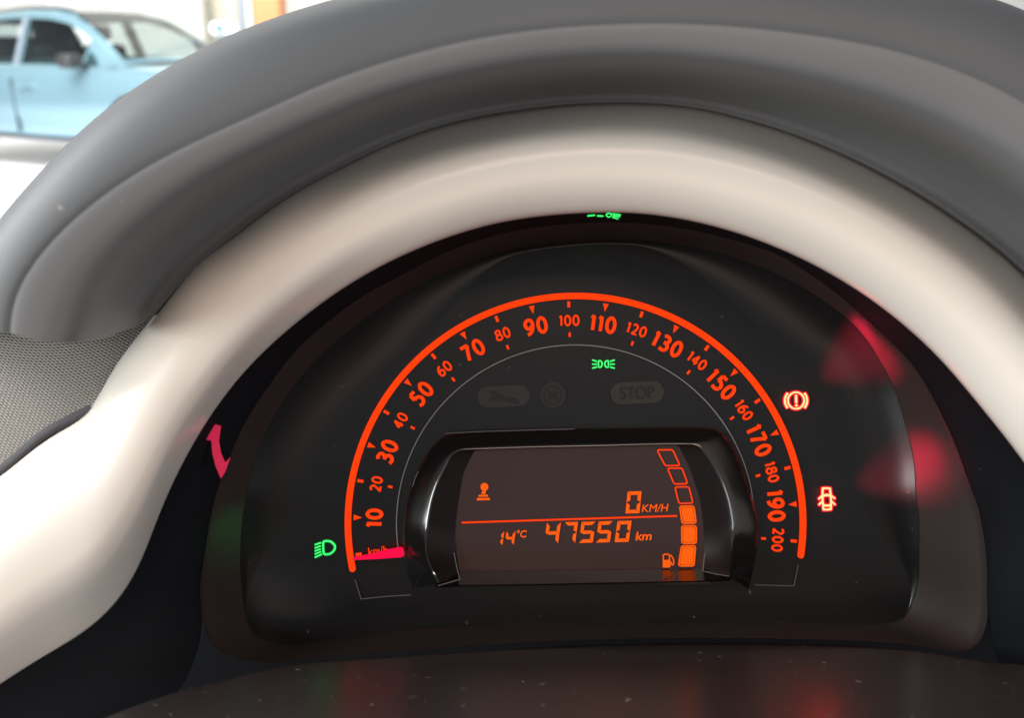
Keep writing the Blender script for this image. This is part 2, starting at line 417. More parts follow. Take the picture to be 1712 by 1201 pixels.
lip_i = joined(split(B1_OPEN, [(300,1150),(386,758),(1030,372),(1608,772)]), lns)
loft('shroud_lip', [lift(lip_o, .0338), lift(lerp2(lip_o, lip_i, .08), .0322), lift(lerp2(lip_o, lip_i, .5), .0260), lift(lerp2(lip_o, lip_i, 1.0), .0193), lift(lerp2(lip_o, lip_i, 1.01), .018)], M['lip'], ic)

hou = h_out
pan = lift(hou, -.012) + [p3(2150, 1500, -.012), p3(-260, 1500, -.012)]
mk('housing_back', pan, [tuple(range(len(pan)))], M['lip'], ic)
loft('housing_side', [lift(hou, .0305), lift(hou, -.0118)], M['lip'], ic)
plate = mk('dial_plate', lift(cp, 0.0), [tuple(range(NB))], M['plate'], ic)

# lower shelf: a level ledge running towards the driver, with a groove at its back
YF = p3(0, 1079, .020).y
def on_shelf(u, v):
    t = YF / (-(v-CY)/FPX)
    return Vector(((u-CX)*t/FPX, YF, DIST - t))
back = spl([(120,1216),(175,1199),(224,1180),(305,1153),(368,1138),(438,1119),(508,1106),(600,1099),(696,1093),(871,1082),(1047,1075),(1252,1074),(1427,1078),(1533,1086),(1603,1098),(1680,1106),(1760,1113),(1830,1122)], 60)
rows = []
edge = [on_shelf(q[0], q[1]) for q in back]
front = [Vector((p.x*1.15 + (0.0), YF - .004, .135)) for p in edge]
rows = [[Vector((p.x, YF-.012, p.z+.0008)) for p in edge], [Vector((p.x, YF-.0012, p.z)) for p in edge], [Vector((p.x, YF-.0002, p.z+.0006)) for p in edge]]
for f in (.02, .15, .4, .7, 1.0): rows.append([a.lerp(b, f) for a, b in zip([Vector((p.x, YF, p.z+.0012)) for p in edge], front)])
loft('lower_shelf', rows, M['floor'], ic)

# --- speedometer scale
SC = (962, 875)
def pol(r, deg): return (SC[0]+r*math.cos(R(deg)), SC[1]-r*math.sin(R(deg)))
def ang(kmh): return 188.2 - kmh*192.9/200
arc = Flat().stroke([pol(380, 191.6 - (191.6+8.1)*k/120) for k in range(121)], 10.6)
arc.build('scale_arc', .0002, .0006, M['orange'], plate)
ZP, HP = .0002, .0004
G = {'0': [('c', [(.5,1),(.88,.83),(1,.5),(.88,.17),(.5,0),(.12,.17),(0,.5),(.12,.83)])],
     '1': [('l', [(.0,.80),(.72,1.02)]), ('l', [(.72,1.0),(.72,0)])],
     '2': [('s', [(.05,.86),(.3,.98),(.62,.99),(.9,.80),(.84,.58),(.5,.27),(.08,.0)]), ('l', [(.04,0),(1,0)])],
     '3': [('s', [(.08,.92),(.4,1),(.8,.91),(.88,.74),(.70,.57),(.32,.53)]), ('s', [(.32,.53),(.76,.47),(.98,.27),(.80,.06),(.4,0),(.03,.07)])],
     '4': [('l', [(.72,0),(.72,1)]), ('l', [(.72,1),(0,.29)]), ('l', [(0,.29),(1.05,.29)])],
     '5': [('l', [(.92,1),(.2,1)]), ('l', [(.2,1),(.16,.56)]), ('s', [(.16,.56),(.5,.61),(.88,.47),(.98,.28),(.80,.07),(.4,0),(.03,.06)])],
     '6': [('s', [(.88,.98),(.5,.92),(.14,.66),(.02,.35),(.15,.08),(.5,0),(.86,.1),(1,.31),(.85,.53),(.5,.59),(.1,.42)])],
     '7': [('l', [(0,1),(1,1)]), ('s', [(.97,1),(.62,.52),(.32,0)])],
     '8': [('c', [(.5,1),(.86,.91),(.86,.66),(.5,.54),(.14,.66),(.14,.91)]), ('c', [(.5,.54),(.93,.42),(.98,.14),(.5,0),(.02,.14),(.07,.42)])]}
G['9'] = [(k, [(1-x, 1-y) for x, y in p]) for k, p in G['6']]
def number(body, cu, cv, ht, sw, rot):
    gap = .095*ht; W = [(.34 if ch == '1' else .62)*ht for ch in body]
    tot = sum(W)+gap*(len(W)-1); x0 = -tot/2; F = Flat()
    c, s_ = math.cos(R(rot)), math.sin(R(rot))
    for ch, wd in zip(body, W):
        for kind, pts in G[ch]:
            q = [(x0+sw/2+x*(wd-sw), -ht/2+sw/2+y*(ht-sw)) for x, y in pts]
            q = [(cu+x*c-y*s_, cv-(x*s_+y*c)) for x, y in q]
            if kind == 'l': F.stroke(q, sw, cap=False)
            else: F.stroke(spl(q, 26, kind == 'c'), sw, closed=kind == 'c', cap=False)
        x0 += wd+gap
    return F.build('scale_number', ZP, HP, M['orange'], plate)
for n in range(10, 201, 10):
    a = ang(n); big = (n // 10) % 2 == 1
    cu, cv = pol(336 if big else 339, a)
    number(str(n), cu, cv, 30 if big else 19.5, 5.7 if big else 3.3, a-90)
for n in range(0, 201, 10):
    a = ang(n)
    if (n // 10) % 2 == 1:
        da = R(0.72)
        Flat().poly([pol(370.5, a+0.72), pol(370.5, a-0.72), pol(357, a)]).build('scale_pointer', ZP, HP, M['orange'], plate)
    else:
        Flat().stroke([pol(371, a), pol(361, a)], 4.8, cap=False).build('scale_tick', ZP, HP, M['orange'], plate)
        if n: Flat().stroke([pol(319, a), pol(311.5, a)], 3.6, cap=False).build('inner_tick', ZP, HP, M['orange'], plate)
text('unit_lettering', 'km/h', 632, 921, 32, 13, 6, ZP, HP, M['orange'], plate, bold=0)
HC = (962, 876)
Flat().stroke([(HC[0]+299*math.cos(R(d)), HC[1]-299*math.sin(R(d))) for d in [190 - 186*k/110 for k in range(111)]], 1.7).build('hairline_ring', ZP, .0003, M['grey_print'], plate)
Flat().stroke([(594,970),(604,1002),(640,998),(687,995)], 1.6).build('corner_line', ZP, .0003, M['dim_print_glint'], plate)
Flat().stroke([(1334,945),(1327,980),(1300,979.5),(1261,978)], 1.6).build('corner_line', ZP, .0003, M['dim_print_glint'], plate)

# --- unlit lamps
def pill(u, v, wd, ht):
    r = ht/2; pts = []
    for k in range(13): a = -math.pi/2 + math.pi*k/12; pts.append((u+wd/2-r+r*math.cos(a), v+r*math.sin(a)-0.03*(wd/2)))
    for k in range(13): a = math.pi/2 + math.pi*k/12; pts.append((u-wd/2+r+r*math.cos(a), v+r*math.sin(a)+0.03*(wd/2)))
    return Flat().poly(pts)
pl = pill(842, 663, 87, 36).build('unlit_lamp', .0002, .0003, M['pill'], plate); pl['label'] = 'unlit grey lamp with a spanner symbol'
wr = Flat().poly([(817,655),(826,653),(834,658),(842,663),(864,667),(868,671),(868,675),(862,676),(838,670),(828,670),(817,669),(822,664),(823,660)])
wr.build('spanner_mark', .00055, .0002, M['pill_mark'], plate)
pl = Flat().disc(924, 661, 22).build('unlit_lamp', .0002, .0003, mat('unlit_brown_lamp', (0.013, 0.0105, 0.010), 0.3), plate); pl['label'] = 'unlit brownish round lamp'
Flat().stroke([(924+15*math.cos(R(a)), 661+15*math.sin(R(a))) for a in range(0, 360, 20)], 2, closed=True).stroke([(918,668),(918,655),(924,664),(930,655),(930,668)], 2).build('round_mark', .00055, .0002, M['pill_mark'], plate)
pl = pill(1065, 657, 90, 37).build('unlit_lamp', .0002, .0003, mat('unlit_olive_lamp', (0.020, 0.0195, 0.015), 0.3), plate); pl['label'] = 'unlit olive lamp reading STOP'
text('stop_lettering', 'STOP', 1065, 657, 56, 21, 1.7, .00055, .0002, M['pill_mark'], plate, bold=0)

# --- warning lamps (lit): a symbol and a wider dim outline painted as its halo
def lamp_symbol(name, label, build, core, rim, extra, added_spot=None):
    a = Flat(); build(a, 0.0); o = a.build(name, .0008, .0003, core, ic); o['label'] = label
    if added_spot:                                            # added spot aimed at the shroud wall to make a glow there
        frm, to, power, col = added_spot
        l = bpy.data.lights.new(name + '_added_spot', 'SPOT'); l.energy = power; l.color = col; l.spot_size = R(60); l.spot_blend = 1.0
        l.shadow_soft_size = 0.0012
        lo = bpy.data.objects.new(name + '_added_spot', l); COL.objects.link(lo)
        A = FRAME @ p3(*frm); B = FRAME @ p3(*to)
        lo.location = A; lo.rotation_euler = (B-A).to_track_quat('-Z', 'Y').to_euler()
    b = Flat(); build(b, extra); b.build('lamp_halo', .0002, .0003, rim, o)
def lowbeam(F, e):
    for k, (x0, y0, x1, y1) in enumerate(((526.5,911.5,537,907.8),(526.5,917,536.2,913.2),(526.5,922,536.2,918.4),(526.5,927,537,922.9),(526.5,932.4,538.4,927))):
        F.stroke([(x0,y0),(x1,y1)], 2.3+e, cap=False)
    F.stroke(spl([(541.5,906),(550,905.2),(556.5,908.5),(560.3,914.5),(558,921.5),(551.5,926.5),(543,927),(540.8,921),(540.5,912)], 40, True), 3.0+e, closed=True)
lamp_symbol('low_beam_lamp', 'green low beam headlamp symbol with five slanted rays', lowbeam, M['green'], M['green_halo'], 3.5, ((535, 918, .0025), (385, 902, .006), .008, (0.05, 1.0, 0.2)))
def sidelights(F, e):
    for sg, cx in ((-1, 1003.6), (1, 1014)):
        F.stroke([(cx+sg*(q[0]), 609+q[1]) for q in spl([(-2.6,-5.2),(0.4,-5.2),(2.4,-2.6),(2.6,0.6),(1.6,4.4),(-.6,5.6),(-2.8,4.6),(-3.2,0)], 24, True)] if False else
                 [(cx-sg*q[0], 609+q[1]) for q in spl([(-2.6,-5.2),(0.4,-5.2),(2.6,-2.6),(2.9,0.6),(1.6,4.2),(-.6,5.4),(-2.8,4.6),(-3.2,0)], 24, True)], 1.9+e, closed=True)
        for dy0, dy1 in ((-4.6,-6.6),(0.2,0.2),(5.0,6.8)):
            F.stroke([(cx+sg*6.2, 609+dy0),(cx+sg*12.8, 609+dy1)], 1.9+e)
lamp_symbol('side_light_lamp', 'green side light symbol of two facing lamps with rays', sidelights, M['green'], M['green_halo'], 3.0)
def brake(F, e):
    c = (1330.6, 670)
    F.stroke([(c[0]+13.6*math.cos(R(a)), c[1]+13.8*math.sin(R(a))) for a in range(0, 360, 10)], 2.6+e, closed=True)
    for s0 in (0, 180):
        F.stroke([(c[0]+18.6*math.cos(R(s0+a)), c[1]+18.6*math.sin(R(s0+a))) for a in range(-42, 43, 7)], 3.0+e, cap=False)
    F.stroke([(c[0], c[1]-8.2),(c[0]+.3, c[1]+3.2)], 3.2+e)
    F.disc(c[0]+.5, c[1]+8.2, 2.0+e/2, 14)
lamp_symbol('brake_lamp', 'red brake warning symbol with exclamation mark in brackets', brake, M['red'], M['red_halo'], 5.0, ((1340, 664, .0055), (1450, 590, .0044), .24, (1.0, 0.015, 0.07)))
def door(F, e):
    q = lambda x, y: (1330 + x/17.12, 790 + y/17.12)
    F.stroke([q(*p) for p in [(775,465),(880,455),(980,465),(1000,640),(1015,830),(1010,1000),(1000,1060),(900,1070),(800,1070),(785,960),(770,800),(765,650)]], 2.7+e, closed=True)
    F.stroke([q(775,675),q(890,650),q(1000,670)], 3.6+e, cap=False); F.stroke([q(790,940),q(900,960),q(1010,940)], 3.2+e, cap=False)
    for a, b in (((745,685),(670,760)),((745,850),(675,925)),((1030,680),(1110,745)),((1040,845),(1120,920))): F.stroke([q(*a), q(*b)], 2.5+e)
lamp_symbol('door_open_lamp', 'red car symbol seen from above with its doors open', door, M['red'], M['red_halo'], 5.0, ((1392, 830, .0055), (1512, 790, .0044), .17, (1.0, 0.015, 0.07)))
# reflection of the green side lights under the trim, put in as glowing strokes
Flat().stroke([(983,361),(994,360)], 2.0).stroke([(999,361),(1008,361.5)], 2.0).stroke(spl([(1014,358),(1020,357),(1022,360.5),(1018,363),(1014,361)], 16, True), 1.6, closed=True).stroke([(1024,358),(1037,359.5)], 1.8).stroke([(1025,361),(1036,362.5)], 1.8).stroke([(1024,363.5),(1033,366)], 1.5).build('green_reflection', .0335, .0004, M['green'], ic)['label'] = 'painted green reflection half hidden under the top of the cream trim'
# magenta reflection on the left of the shroud, built as a glowing piece
refl_pts = [(1010,880),(990,920),(985,985),(1010,990),(1015,1050),(1030,1110),(1055,1170),(1075,1140),(1100,1070),(1075,1095),(1055,1050),(1045,990),(1055,920),(1020,910),(1030,870)]
refl = Flat().poly([(x/2.853, 390+y/2.853) for x, y in refl_pts])
refl.build('magenta_reflection', .0290, .0004, M['wall_reflection'], ic)

# --- needle
nd = Flat().poly([(590.5,932.5),(593,935.6),(630,934),(672,931),(676,928),(674.5,917),(671,914.8),(655,917.5),(625,925)])
nd.build('needle', .0030, .0012, M['needle'], ic)

# --- display pod
def closed_outline(pts, n): return spl(pts, n, True)
O_P = [(690,985),(676,940),(673,900),(676,865),(681,834),(690,805),(703,778),(722,748),(742,731),(765,724),(805,721),(900,718),(1000,716),(1100,715),(1170,715),(1203,720),(1222,742),(1238,775),(1252,815),(1263,850),(1268,890),(1262,940),(1252,985)]
M_P = [(735,975),(716,935),(714,900),(718,868),(724,836),(733,808),(745,783),(756,762),(772,753),(790,751.5),(820,750.5),(900,748),(1000,746),(1090,743.5),(1140,743),(1164,745),(1180,762),(1194,785),(1207,812),(1216,842),(1222,885),(1222,930),(1218,964)]
I_P = [(770,966),(765,935),(761,900),(763,865),(767,836),(773,800),(779,782),(788,764),(793,755),(798,753.5),(822,752.5),(900,750),(1000,748),(1090,745.5),(1120,745),(1134,746),(1143,762),(1153,783),(1166,820),(1173,850),(1177,890),(1177,930),(1175,957)]
NP = 140
o_p = spl(O_P, NP); m_p = spl(M_P, NP); i_p = spl(I_P, NP)
zm = [.0058 + .0066*min(1, max(0, (q[1]-880)/80))**1.5 for q in m_p]
def brow(t, k): return [p3(q[0], q[1], .0016 + (z-.0016)*k) for q, z in zip(lerp2(o_p, m_p, t), zm)]
pod = loft('display_bezel', [lift(o_p, .0002), brow(.02, 0), brow(.10, .10), brow(.35, .37), brow(.65, .69), brow(.88, .93), brow(.96, .99), brow(1, 1)], M['gloss'], ic)
loft('bezel_wall', [[p3(q[0], q[1], z-.00004) for q, z in zip(m_p, zm)], [p3(q[0], q[1], z-.0004) for q, z in zip(lerp2(m_p, i_p, .08), zm)], [p3(q[0], q[1], .0036+(z-.0036)*.5) for q, z in zip(lerp2(m_p, i_p, .5), zm)], lift(i_p, .0035)], mat('black_bezel_wall', (0.010, 0.007, 0.007), 0.45, spec=0.12), pod)
def rail(pts, zs, wd, name, m):
    F = Flat().stroke(pts, wd); F.build(name, zs, .0003, m, pod)
# ledge in front of the display, sloping from the foot of the glass towards the driver
back_e = [p3(u, v, .0036) for u, v in ((733,958.5),(770,957.5),(900,955.5),(1030,953.5),(1176,951),(1218,950))]
frnt_e = [p3(u, v, .0125) for u, v in ((728,981),(770,979),(900,977),(1030,974.5),(1176,971.5),(1222,969))]
low_e = [Vector((p.x, p.y-.0006, .0118)) for p in frnt_e]; foot_e = [Vector((p.x, p.y-.0006, -.0005)) for p in frnt_e]
loft('display_ledge', [back_e, frnt_e], M['gloss'], ic, smooth=False)
loft('bezel_front', [[p + Vector((0, -.00005, 0)) for p in frnt_e], low_e, foot_e], mat('black_bezel_front', (0.007, 0.007, 0.007), 0.22), ic)
rail([(733,979.5),(752,974),(769,969),(764,950),(759,925)], .0129, 1.3, 'bezel_edge_glint', M['edge'])
rail([(1178,925),(1175,955),(1196,960),(1218,964)], .0129, 1.3, 'bezel_edge_glint', M['edge'])
rail([(690,813),(694,800),(699,789)], .0060, 1.4, 'bezel_edge_glint', M['edge'])
rail([(745,725),(800,722),(900,719),(960,717.5)], .0030, 1.2, 'bezel_edge_glint', M['dim_print_glint'])

scr = Flat().poly([(760,975),(752,900),(760,820),(776,760),(790,740),(900,738),(1000,736),(1130,733),(1150,740),(1175,800),(1186,850),(1188,900),(1184,975)])
screen = scr.build('display_screen', .0022, .0010, M['screen'], ic)
ZS, HS = .0034, .0003
def at_s(u, v): return (u, v)
SEG = {'0':'abcdef','1':'bc','4':'fgbc','5':'afgcd','7':'abc'}
def digit(ch, u0, v0, wd, ht, t, slant):
    m = ht/2; w_ = wd
    P = {'a':[(0,ht),(w_,ht),(w_-t,ht-t),(t,ht-t)], 'd':[(0,0),(t,t),(w_-t,t),(w_,0)],
         'b':[(w_,ht),(w_,m),(w_-t,m+t*.55),(w_-t,ht-t)], 'c':[(w_,m),(w_,0),(w_-t,t),(w_-t,m-t*.55)],
         'f':[(0,ht),(t,ht-t),(t,m+t*.55),(0,m)], 'e':[(0,m),(t,m-t*.55),(t,t),(0,0)],
         'g':[(0,m),(t,m+t*.5),(w_-t,m+t*.5),(w_,m),(w_-t,m-t*.5),(t,m-t*.5)]}
    F = Flat()
    for s in SEG[ch]:
        pts = P[s]; c = Vector((sum(p[0] for p in pts)/len(pts), sum(p[1] for p in pts)/len(pts)))
        q = []
        for p in pts:
            d = Vector(p)-c; d = d*(1-0.42/max(d.length, .5)); a = c+d
            x = a.x + slant*a.y; y = a.y
            q.append((u0 + x, v0 - y - x*math.tan(ROLL)))
        F.poly(q)
    F.build('digit', ZS, HS, M['lcd'], screen)
digit('0', 1045.5, 859, 23.5, 36.5, 5.9, 0.10)
for ch, x in zip('47550', (909.5, 939.5, 967.5, 996, 1027.5)):
    digit(ch, x, 909.5 - (x-909.5)*0.022, 23.5 if ch != '7' else 22, 35.0, 5.7, 0.14)
digit('1', 829, 912.5, 11, 23, 4.6, 0.14); digit('4', 843.5, 912, 15.5, 23, 4.6, 0.14)
text('unit_lettering', '°C', 872, 893, 16.5, 12.5, 1.7, ZS, HS, M['lcd'], screen, shear=0.15, bold=0.015)
text('unit_lettering', 'KM/H', 1095.2, 849.8, 42.5, 12.6, 1.7, ZS, HS, M['lcd'], screen, shear=0.2, bold=0.0)
text('unit_lettering', 'km', 1076.5, 896.6, 26, 14, 1.7, ZS, HS, M['lcd'], screen, shear=0.2, bold=0.015)
Flat().stroke([(772,874.3),(1132,863)], 2.7, cap=False).build('divider_line', ZS, HS, M['orange'], screen)
Flat().disc(809.9, 814.6, 6.6).poly([(807.6,819),(812.2,819),(811.8,826.2),(804.5,826.2),(806.5,822)]).poly([(800.5,828),(815.5,827.6),(816,830.6),(799.6,831)]).poly([(797.4,833.4),(818.4,832.8),(819.4,836.4),(797,837)]).build('gear_lever_mark', ZS, HS, M['lcd'], screen)
BARS = [[(1096.4,751.5),(1125.3,751.2),(1138.4,779.6),(1111.3,780.5)], [(1113.9,782.2),(1141,781.7),(1151,810.2),(1126.2,811.1)], [(1126.5,813.7),(1152.4,812.9),(1159.8,842.7),(1134,843.5)],
        [(1134.9,845.8),(1160.9,845.3),(1165,876),(1139.3,876.8)], [(1138.4,878.6),(1165,878.6),(1165,910.1),(1138.8,910.1)], [(1138.2,912.4),(1164,912),(1161,947.8),(1133,947.8)]]
def rounded(q, r, inset):
    c = sum((Vector(p) for p in q), Vector((0, 0)))/4; out = []
    Q = []
    for i in range(4):
        p = Vector(q[i]); a = (Vector(q[i-1])-p).normalized(); b = (Vector(q[(i+1) % 4])-p).normalized()
        sn = abs(a.x*b.y-a.y*b.x); Q.append(p + (a+b)*inset/sn)
    for i in range(4):
        p = Q[i]; a = (Q[i-1]-p).normalized(); b = (Q[(i+1) % 4]-p).normalized()
        for k in range(5):
            t = k/4; out.append(tuple((p+a*r)*(1-t)**2 + p*2*t*(1-t) + (p+b*r)*t*t))
    return out
for i, q in enumerate(BARS):
    F = Flat().stroke(rounded(q, 4, 1.2), 2.3, closed=True)
    o = None
    if i >= 3: F.poly(rounded(q, 3, 3.3))
    F.build('fuel_bar', ZS, HS, M['lcd'] if i >= 3 else M['orange'], screen)
F = Flat().poly([(1108,937),(1120.5,936.6),(1120.5,949),(1108,949.4)]).stroke([(1108.8,937),(1108.8,929),(1111,927.3),(1117,927.2),(1119.2,929),(1119.2,937)], 1.8, cap=False)
F.stroke(spl([(1121.5,929),(1124.5,933),(1126.2,938),(1125.5,944),(1122.5,944.5),(1121.5,940)], 20), 2.0)
F.build('fuel_pump_mark', ZS, HS, M['lcd'], screen)

# ------------------------------------------------------------------ the hall and the parked car beyond the windscreen
def ray(u, v):
    return (-NRM + RGT*((u-CX)/FPX) - UPV*((v-CY)/FPX))
def ground_at(u, v, z=0.0):
    d = ray(u, v); t = (z-EYE.z)/d.z; return EYE + d*t
def at_y(u, v, y):
    d = ray(u, v); t = (y-EYE.y)/d.y; return EYE + d*t
M['hall_floor'] = mat('pale_hall_floor', (0.80, 0.80, 0.84), 0.35, var=(0.8, 0.05))
M['hall_wall'] = mat('white_hall_wall', (0.85, 0.84, 0.78), 0.8, var=(0.5, 0.04))
def slab(name, x0, x1, y0, y1, z0, z1, m, parent=None):
    v = [(x, y, z) for x in (x0, x1) for y in (y0, y1) for z in (z0, z1)]
    f = [(0,1,3,2),(4,6,7,5),(0,4,5,1),(2,3,7,6),(0,2,6,4),(1,5,7,3)]
    return mk(name, v, f, m, parent, False, False)
fl = slab('hall_floor', -14, 14, 1.0, 16, -0.1, 0, M['hall_floor']); fl['kind'] = 'structure'
wl = slab('hall_wall', -14, 14, 15, 15.3, 0.0, 7, M['hall_wall']); wl['kind'] = 'structure'

def box_bevel(name, x0, x1, y0, y1, z0, z1, m, bev, parent=None):
    o = slab(name, x0, x1, y0, y1, z0, z1, m, parent)
    bm = bmesh.new(); bm.from_mesh(o.data)
    bmesh.ops.bevel(bm, geom=bm.edges[:], offset=bev, segments=3, affect='EDGES', profile=.5)
    bm.to_mesh(o.data); bm.free(); return o
# pillars
def pillar(u0, u1, y, m, label, name='hall_pillar'):
    a = at_y(u0, 20, y); b = at_y(u1, 20, y)
    o = box_bevel(name, a.x, b.x, y, y+0.4, 0.0, 5.5, m, 0.03); return tag(o, label, 'pillar')
pillar(422, 468, 11.5, mat('orange_pillar_paint', (0.66, 0.26, 0.10), 0.5, var=(3, 0.12)), 'orange pillar in the bright hall above the hood edge')
pillar(334, 342, 12.5, mat('grey_beige_post', (0.45, 0.44, 0.38), 0.5), 'thin grey beige post between the parked car and the cream panel')
pillar(397, 408, 12.0, mat('grey_blue_post', (0.32, 0.36, 0.40), 0.5), 'narrow grey blue post just left of the white and orange pillars')
pillar(410, 421, 11.8, mat('white_post', (0.85, 0.85, 0.83), 0.5), 'narrow white post against the left side of the orange pillar')
a = at_y(345, 30, 13); b = at_y(396, 30, 13)
cpn = box_bevel('door_panel', a.x, b.x, 13, 13.12, 0, 4.5, mat('cream_door_paint', (0.72, 0.66, 0.52), 0.5, var=(2, .06)), .02)
tag(cpn, 'pale cream tall door panel right of the thin post', 'door')
# counter with a white sign and a blue disc
a = at_y(352, 64, 10.5); b = at_y(470, 20, 10.5)
cnt = box_bevel('counter', at_y(356, 60, 10.5).x, at_y(415, 60, 10.5).x, 10.5, 11.1, 0, at_y(380, 57, 10.5).z, mat('grey_counter', (0.22, 0.23, 0.21), 0.5), .03)
tag(cnt, 'grey counter below the white sign with the blue disc', 'counter')
sg = empty('round_sign', Matrix.Identity(4)); tag(sg, 'small white rounded sign with a blue disc in the hall', 'sign')
p0 = at_y(350, 60, 10.3); p1 = at_y(394, 36, 10.3)
sb = box_bevel('sign_board', p0.x, p1.x, 10.3, 10.42, p0.z, p1.z, mat('white_sign', (0.88, 0.88, 0.88), 0.4), .05, sg)
c = at_y(366, 46, 10.28); n = 28
r_ = 0.046
vs = [(c.x+r_*1.15*math.cos(2*math.pi*k/n), 10.285, c.z+r_*math.sin(2*math.pi*k/n)) for k in range(n)] + [(c.x+r_*1.15*math.cos(2*math.pi*k/n), 10.31, c.z+r_*math.sin(2*math.pi*k/n)) for k in range(n)]
mk('blue_disc', vs, [tuple(range(n))] + [(k, (k+1) % n, n+(k+1) % n, n+k) for k in range(n)], mat('blue_sign_paint', (0.10, 0.20, 0.62), 0.4), sg, False, False)

# --- parked car
M['paint'] = mat('pale_blue_metallic_paint', (0.25, 0.42, 0.49), 0.22, metal=0.55, coat=0.8)
def car_glass():
    m = bpy.data.materials.new('car_glass'); m.use_nodes = True; nt = m.node_tree; N = nt.nodes; L = nt.links
    N.remove(N['Principled BSDF']); out = N['Material Output']
    tr = N.new('ShaderNodeBsdfTransparent'); tr.inputs[0].default_value = (0.40, 0.50, 0.50, 1)
    gl = N.new('ShaderNodeBsdfGlossy'); gl.inputs['Roughness'].default_value = 0.02
    lw = N.new('ShaderNodeLayerWeight'); lw.inputs['Blend'].default_value = 0.5
    pw = N.new('ShaderNodeMath'); pw.operation = 'POWER'; pw.inputs[1].default_value = 4; L.new(lw.outputs['Facing'], pw.inputs[0])
    fr = N.new('ShaderNodeMath'); fr.operation = 'MULTIPLY_ADD'; fr.inputs[1].default_value = 0.6; fr.inputs[2].default_value = 0.10; L.new(pw.outputs[0], fr.inputs[0])
    mx = N.new('ShaderNodeMixShader'); L.new(fr.outputs[0], mx.inputs[0]); L.new(tr.outputs[0], mx.inputs[1]); L.new(gl.outputs[0], mx.inputs[2])
    L.new(mx.outputs[0], out.inputs['Surface']); return m
M['cglass'] = car_glass()
M['cblack'] = mat('black_car_plastic', (0.03, 0.03, 0.032), 0.45)
M['cint'] = mat('grey_car_interior', (0.12, 0.13, 0.14), 0.7)
M['croof'] = mat('dark_grey_car_roof', (0.16, 0.155, 0.17), 0.2, coat=0.6)
M['rail'] = mat('silver_roof_rail', (0.5, 0.52, 0.55), 0.3, metal=0.8)
M['tyre'] = mat('tyre_rubber', (0.02, 0.02, 0.02), 0.8)
M['rim'] = mat('alloy_rim', (0.5, 0.5, 0.5), 0.3, metal=0.9)
car_loc = (-4.40, 10.3, 0.02); car_yaw = R(-28)
car = empty('parked_car', Matrix.Translation(car_loc) @ Matrix.Rotation(car_yaw, 4, 'Z'))
tag(car, 'pale metallic blue car parked in the bright hall beyond the hood', 'car')
def cm(name, v, f, m, parent=None, smooth=False): return mk(name, v, f, m, parent or car, smooth, False)
def cloft(name, rows, m, smooth=True, capf=False, capl=False, parent=None):
    return loft(name, rows, m, parent or car, False, smooth, capf, capl, False)
secs = []
for x, wq, top, bot in ((-2.25,.70,.95,.50),(-2.18,.84,1.0,.36),(-1.9,.89,1.03,.30),(-1.2,.91,1.04,.27),(0,.92,1.02,.26),(.9,.91,1.01,.26),(1.3,.90,.99,.27),(1.8,.88,.94,.30),(2.1,.82,.88,.34),(2.22,.66,.78,.42)):
    half = [(wq*.93, bot), (wq*.985, bot+.06), (wq*.975, bot+.17), (wq, bot+.36*(top-bot)), (wq*1.0, bot+.62*(top-bot)), (wq*.985, bot+.80*(top-bot)), (wq*.955, bot+.90*(top-bot)), (wq*.90, top-.012), (wq*.6, top+.012)]
    secs.append([Vector((x, -y, z)) for y, z in half] + [Vector((x, 0, top+.02))] + [Vector((x, y, z)) for y, z in reversed(half)])
cloft('body', secs, M['paint'], capf=True, capl=True)
GX = [(-2.08,.62,1.06),(-1.85,.60,1.30),(-1.55,.60,1.47),(-1.0,.60,1.55),(-.4,.61,1.57),(0.0,.61,1.555),(.25,.61,1.51),(.5,.635,1.41),(.75,.67,1.27),(1.0,.72,1.11),(1.12,.75,1.03)]
def gint(x):
    for (xa, ha, za), (xb, hb, zb) in zip(GX, GX[1:]):
        if xa <= x <= xb:
            f = (x-xa)/(xb-xa); return ha+(hb-ha)*f, za+(zb-za)*f
    return GX[-1][1:]
def side(x, t, off=0.0):
    h, z = gint(x); y0, z0 = .825, .99
    y = y0+(h-y0)*t - .0; zz = z0+(max(z-.07, z0)-z0)*t
    return Vector((x, -(y+off), zz+off*.3))
def cabin(name, inset, m):
    xs = [-2.08,-1.95,-1.85,-1.60,-1.3,-1.0,-.44,-.30,0.0,.25,.30,.5,.62,.75,.9,1.06,1.12]
    rows = []
    for x in xs:
        h, z = gint(x); z -= inset
        q = [side(x, t, -inset) for t in (0, .06, .93, 1)] + [Vector((x, -h+.07+inset, z-.015)), Vector((x, -h*.5, z+.012)), Vector((x, 0, z+.02))]
        rows.append(q + [Vector((p.x, -p.y, p.z)) for p in reversed(q[:-1])])
    n = len(rows[0]); v = [p for r in rows for p in r]; f = []
    for i in range(len(rows)-1):
        xa, xb = xs[i], xs[i+1]
        for k in range(n-1):
            sidew = k in (1, n-3); top = k in (4, 5, n-6, n-7)
            if sidew and ((xa >= -1.301 and xb <= -.439) or (xa >= -.301 and xb <= .621)): continue
            if top and (xa >= .299 and xb <= 1.061): continue
            if top and (xa >= -1.951 and xb <= -1.599): continue
            f.append((i*n+k, i*n+k+1, (i+1)*n+k+1, (i+1)*n+k))
    return mk(name, v, f, m, car, True, False)
cabin('cabin', 0.0, M['paint'])
cabin('headlining', .03, M['cint'])
box_bevel('interior_floor', -1.9, .95, -.72, .72, 1.03, 1.075, M['cint'], .01, car)
for y in (-.36, .36):
    o = box_bevel('front_seat', -.55, -.38, y-.24, y+.24, 1.06, 1.22, M['cint'], .05, car)
    box_bevel('headrest', -.55, -.45, y-.12, y+.12, 1.26, 1.42, M['cint'], .04, o)
